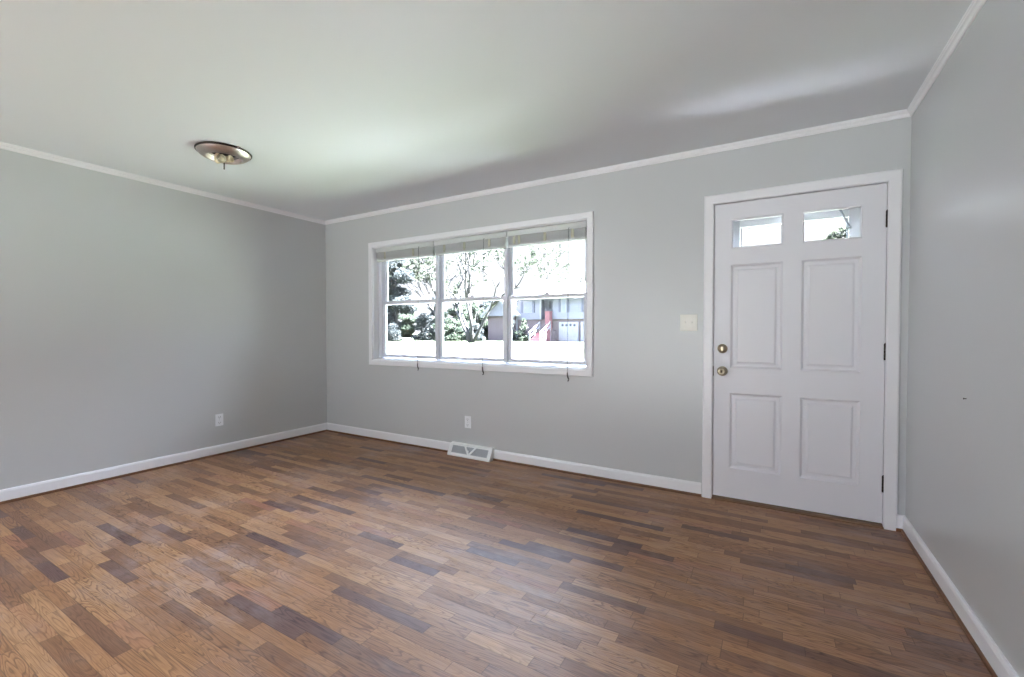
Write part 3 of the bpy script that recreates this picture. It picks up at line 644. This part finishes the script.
def bush(x, y, h_, r, count, m, label, seed, group='shrubs along the far edge of the lawn', size=.12):
    z = gz(x, y); t = thing('shrub', (x, y, z), label, 'shrub', group)
    leaf_cloud('foliage', m, t, [(x - r * .45, y, z + .3, r * .6, .45), (x + r * .45, y + .1, z + .3, r * .6, .45), (x, y, z + .35, r * .7, .5)] + blobs(x, y, z + .1, z + h_, r, 7, seed, .4), count, size, seed)
    q = MB(); rnd = random.Random(seed)
    for k in range(4):
        a = rnd.uniform(0, 6.28); q.tube([(x, y, z - .05), (x + math.cos(a) * r * .25, y + math.sin(a) * r * .25, z + h_ * .4), (x + math.cos(a) * r * .5, y + math.sin(a) * r * .5, z + h_ * .8)], [.05, .035, .012], 6)
    q.build('stems', M['bark'], t); return t
def dense_tree(x, y, h_, r, z_low, count, m, label, seed, size=.15):
    z = gz(x, y); t = thing('tree', (x, y, z), label, 'tree', 'trees beyond the lawn')
    leaf_cloud('crown', m, t, blobs(x, y, z + z_low, z + h_, r, 16, seed, .55), count, size, seed)
    q = MB(); q.tube([(x, y, z - .1), (x + .1, y, z + h_ * .35), (x - .1, y + .1, z + h_ * .9)], [.26, .2, .04], 8); rnd = random.Random(seed)
    for k in range(9):
        f = rnd.uniform(.25, .85); a = rnd.uniform(0, 6.28); q.tube([(x, y, z + h_ * f), (x + math.cos(a) * r * .4, y + math.sin(a) * r * .4, z + h_ * f + .5), (x + math.cos(a) * r * .8, y + math.sin(a) * r * .8, z + h_ * f + .7)], [.09, .05, .015], 6)
    q.build('trunk', M['bark'], t); return t
def open_tree(x, y, stems, m, label, seed, count, size, depth=4, spread=.55):
    z = gz(x, y); t = thing('tree', (x, y, z), label, 'tree', 'trees beyond the lawn'); rnd = random.Random(seed); q = MB(); tips = []
    def grow(p, d, ln_, r, lv):
        pts, cur = [p], p
        for k in range(3):
            d = (d + Vector((rnd.gauss(0, .12), rnd.gauss(0, .12), rnd.gauss(.02, .08)))).normalized(); cur = cur + d * ln_ / 3; pts.append(cur)
        q.tube(pts, [r, r * .85, r * .75, r * .62], 6)
        if lv <= 1: tips.append(cur); tips.append(pts[2])
        if lv == 0: return
        for k in range(rnd.choice((2, 3))):
            nd = (d + Vector((rnd.gauss(0, spread), rnd.gauss(0, spread), rnd.gauss(.08, .3)))).normalized(); grow(cur, nd, ln_ * rnd.uniform(.6, .85), r * .64, lv - 1)
    for dx, dy, dz, ln_, r in stems: grow(Vector((x + dx * .2, y, z - .05)), Vector((dx, dy, dz)).normalized(), ln_, r * 1.5, depth)
    q.build('branches', M['bark'], t)
    leaf_cloud('leaves', m, t, [(p.x, p.y, p.z, .55, .5) for p in tips], count, size, seed)
    return t
dense_tree(-34.0, 35.0, 11.5, 2.5, 1.5, 16000, M['evergreen'], 'tall dense blue grey tree at the left end of the lawn', 11)
dense_tree(-39.5, 38.0, 9.0, 2.6, 1.0, 10000, M['shrub'], 'leafy tree beside the tall blue grey tree, farthest left', 12)
open_tree(-31.5, 41, [(.35, 0, 1, 4.2, .12), (-.25, .1, 1, 4.0, .11), (.7, 0, 1, 3.4, .08)], M['springleaf'], 'thin leafy tree to the right of the tall blue grey tree', 5, 2400, .24, 4)
open_tree(-21.6, 33.0, [(-.75, 0, 1, 4.2, .12), (-.3, .1, 1, 4.6, .13), (.05, 0, 1, 5.0, .13), (.35, -.1, 1, 4.6, .12), (.8, 0, 1, 4.4, .11)], M['springleaf'], 'bare spreading tree with many thin trunks behind the middle pane', 21, 1900, .2, 4, .5)
open_tree(-20.8, 53.0, [(.25, 0, 1, 5.6, .14), (-.2, .1, 1, 5.8, .13), (.55, 0, 1, 4.8, .10)], M['springleaf'], 'sparse tree rising behind the roof of the lilac grey house', 33, 1000, .26, 3, .5)
dense_tree(9.1, 36.0, 8.9, 2.2, 4.2, 1500, M['springleaf'], 'small tree seen low in the right pane of the entry door', 15, .2)

SH = [(-37.0, 35.5, 3.0, 1.7, 'shrub', 'bushy green shrub at the foot of the tall blue grey tree'), (-33.6, 33.6, 2.6, 1.5, 'evergreen', 'grey green shrub in front of the tall blue grey tree'),
      (-31.0, 36.5, 2.9, 1.6, 'evergreen', 'grey green shrub at the right edge of the left pane'), (-29.0, 37.5, 3.2, 1.6, 'shrub', 'tall green shrub at the left edge of the middle pane'),
      (-26.4, 36.3, 2.4, 1.3, 'shrub', 'low shrub left of the many stemmed bare tree'), (-26.6, 40.2, 4.2, 1.5, 'shrub', 'largest green shrub behind the many stemmed bare tree'),
      (-23.9, 36.9, 2.0, 1.1, 'evergreen', 'low shrub at the foot of the many stemmed bare tree'), (-25.6, 41.5, 4.0, 1.2, 'shrub', 'tall green shrub behind the low ones, nearest the gable of the lilac grey house')]
for k, (x, y, h_, r, m_, lb) in enumerate(SH): bush(x, y, h_, r, 4200, M[m_], lb, 50 + k)
bush(-20.2, 38.3, 2.2, .85, 900, M['evergreen'], 'rounded dark shrub under the left shutters of the house', 71, 'shrubs in front of the house', .12)
bush(-18.45, 38.2, 2.25, .85, 900, M['shrub'], 'rounded green shrub beside the front steps of the house', 72, 'shrubs in front of the house', .12)
for k, (x, y, h_, r, m_, lb) in enumerate([(-46.0, 50, 5.5, 2.6, 'shrub', 'dark green tree farthest back at the left edge of the left pane'), (-41.0, 51, 6.6, 2.7, 'evergreen', 'grey green tree far back in the middle of the left pane'), (-36.2, 50, 6.0, 2.7, 'shrub', 'green tree far back behind the right edge of the left pane'),
        (-31.6, 51, 5.6, 2.6, 'evergreen', 'grey green tree far back behind the middle pane'), (-27.2, 52, 5.8, 2.4, 'shrub', 'green tree far back beside the gable wing of the house')]):
    dense_tree(x, y, h_, r, -.1, 10000, M[m_], lb, 90 + k)
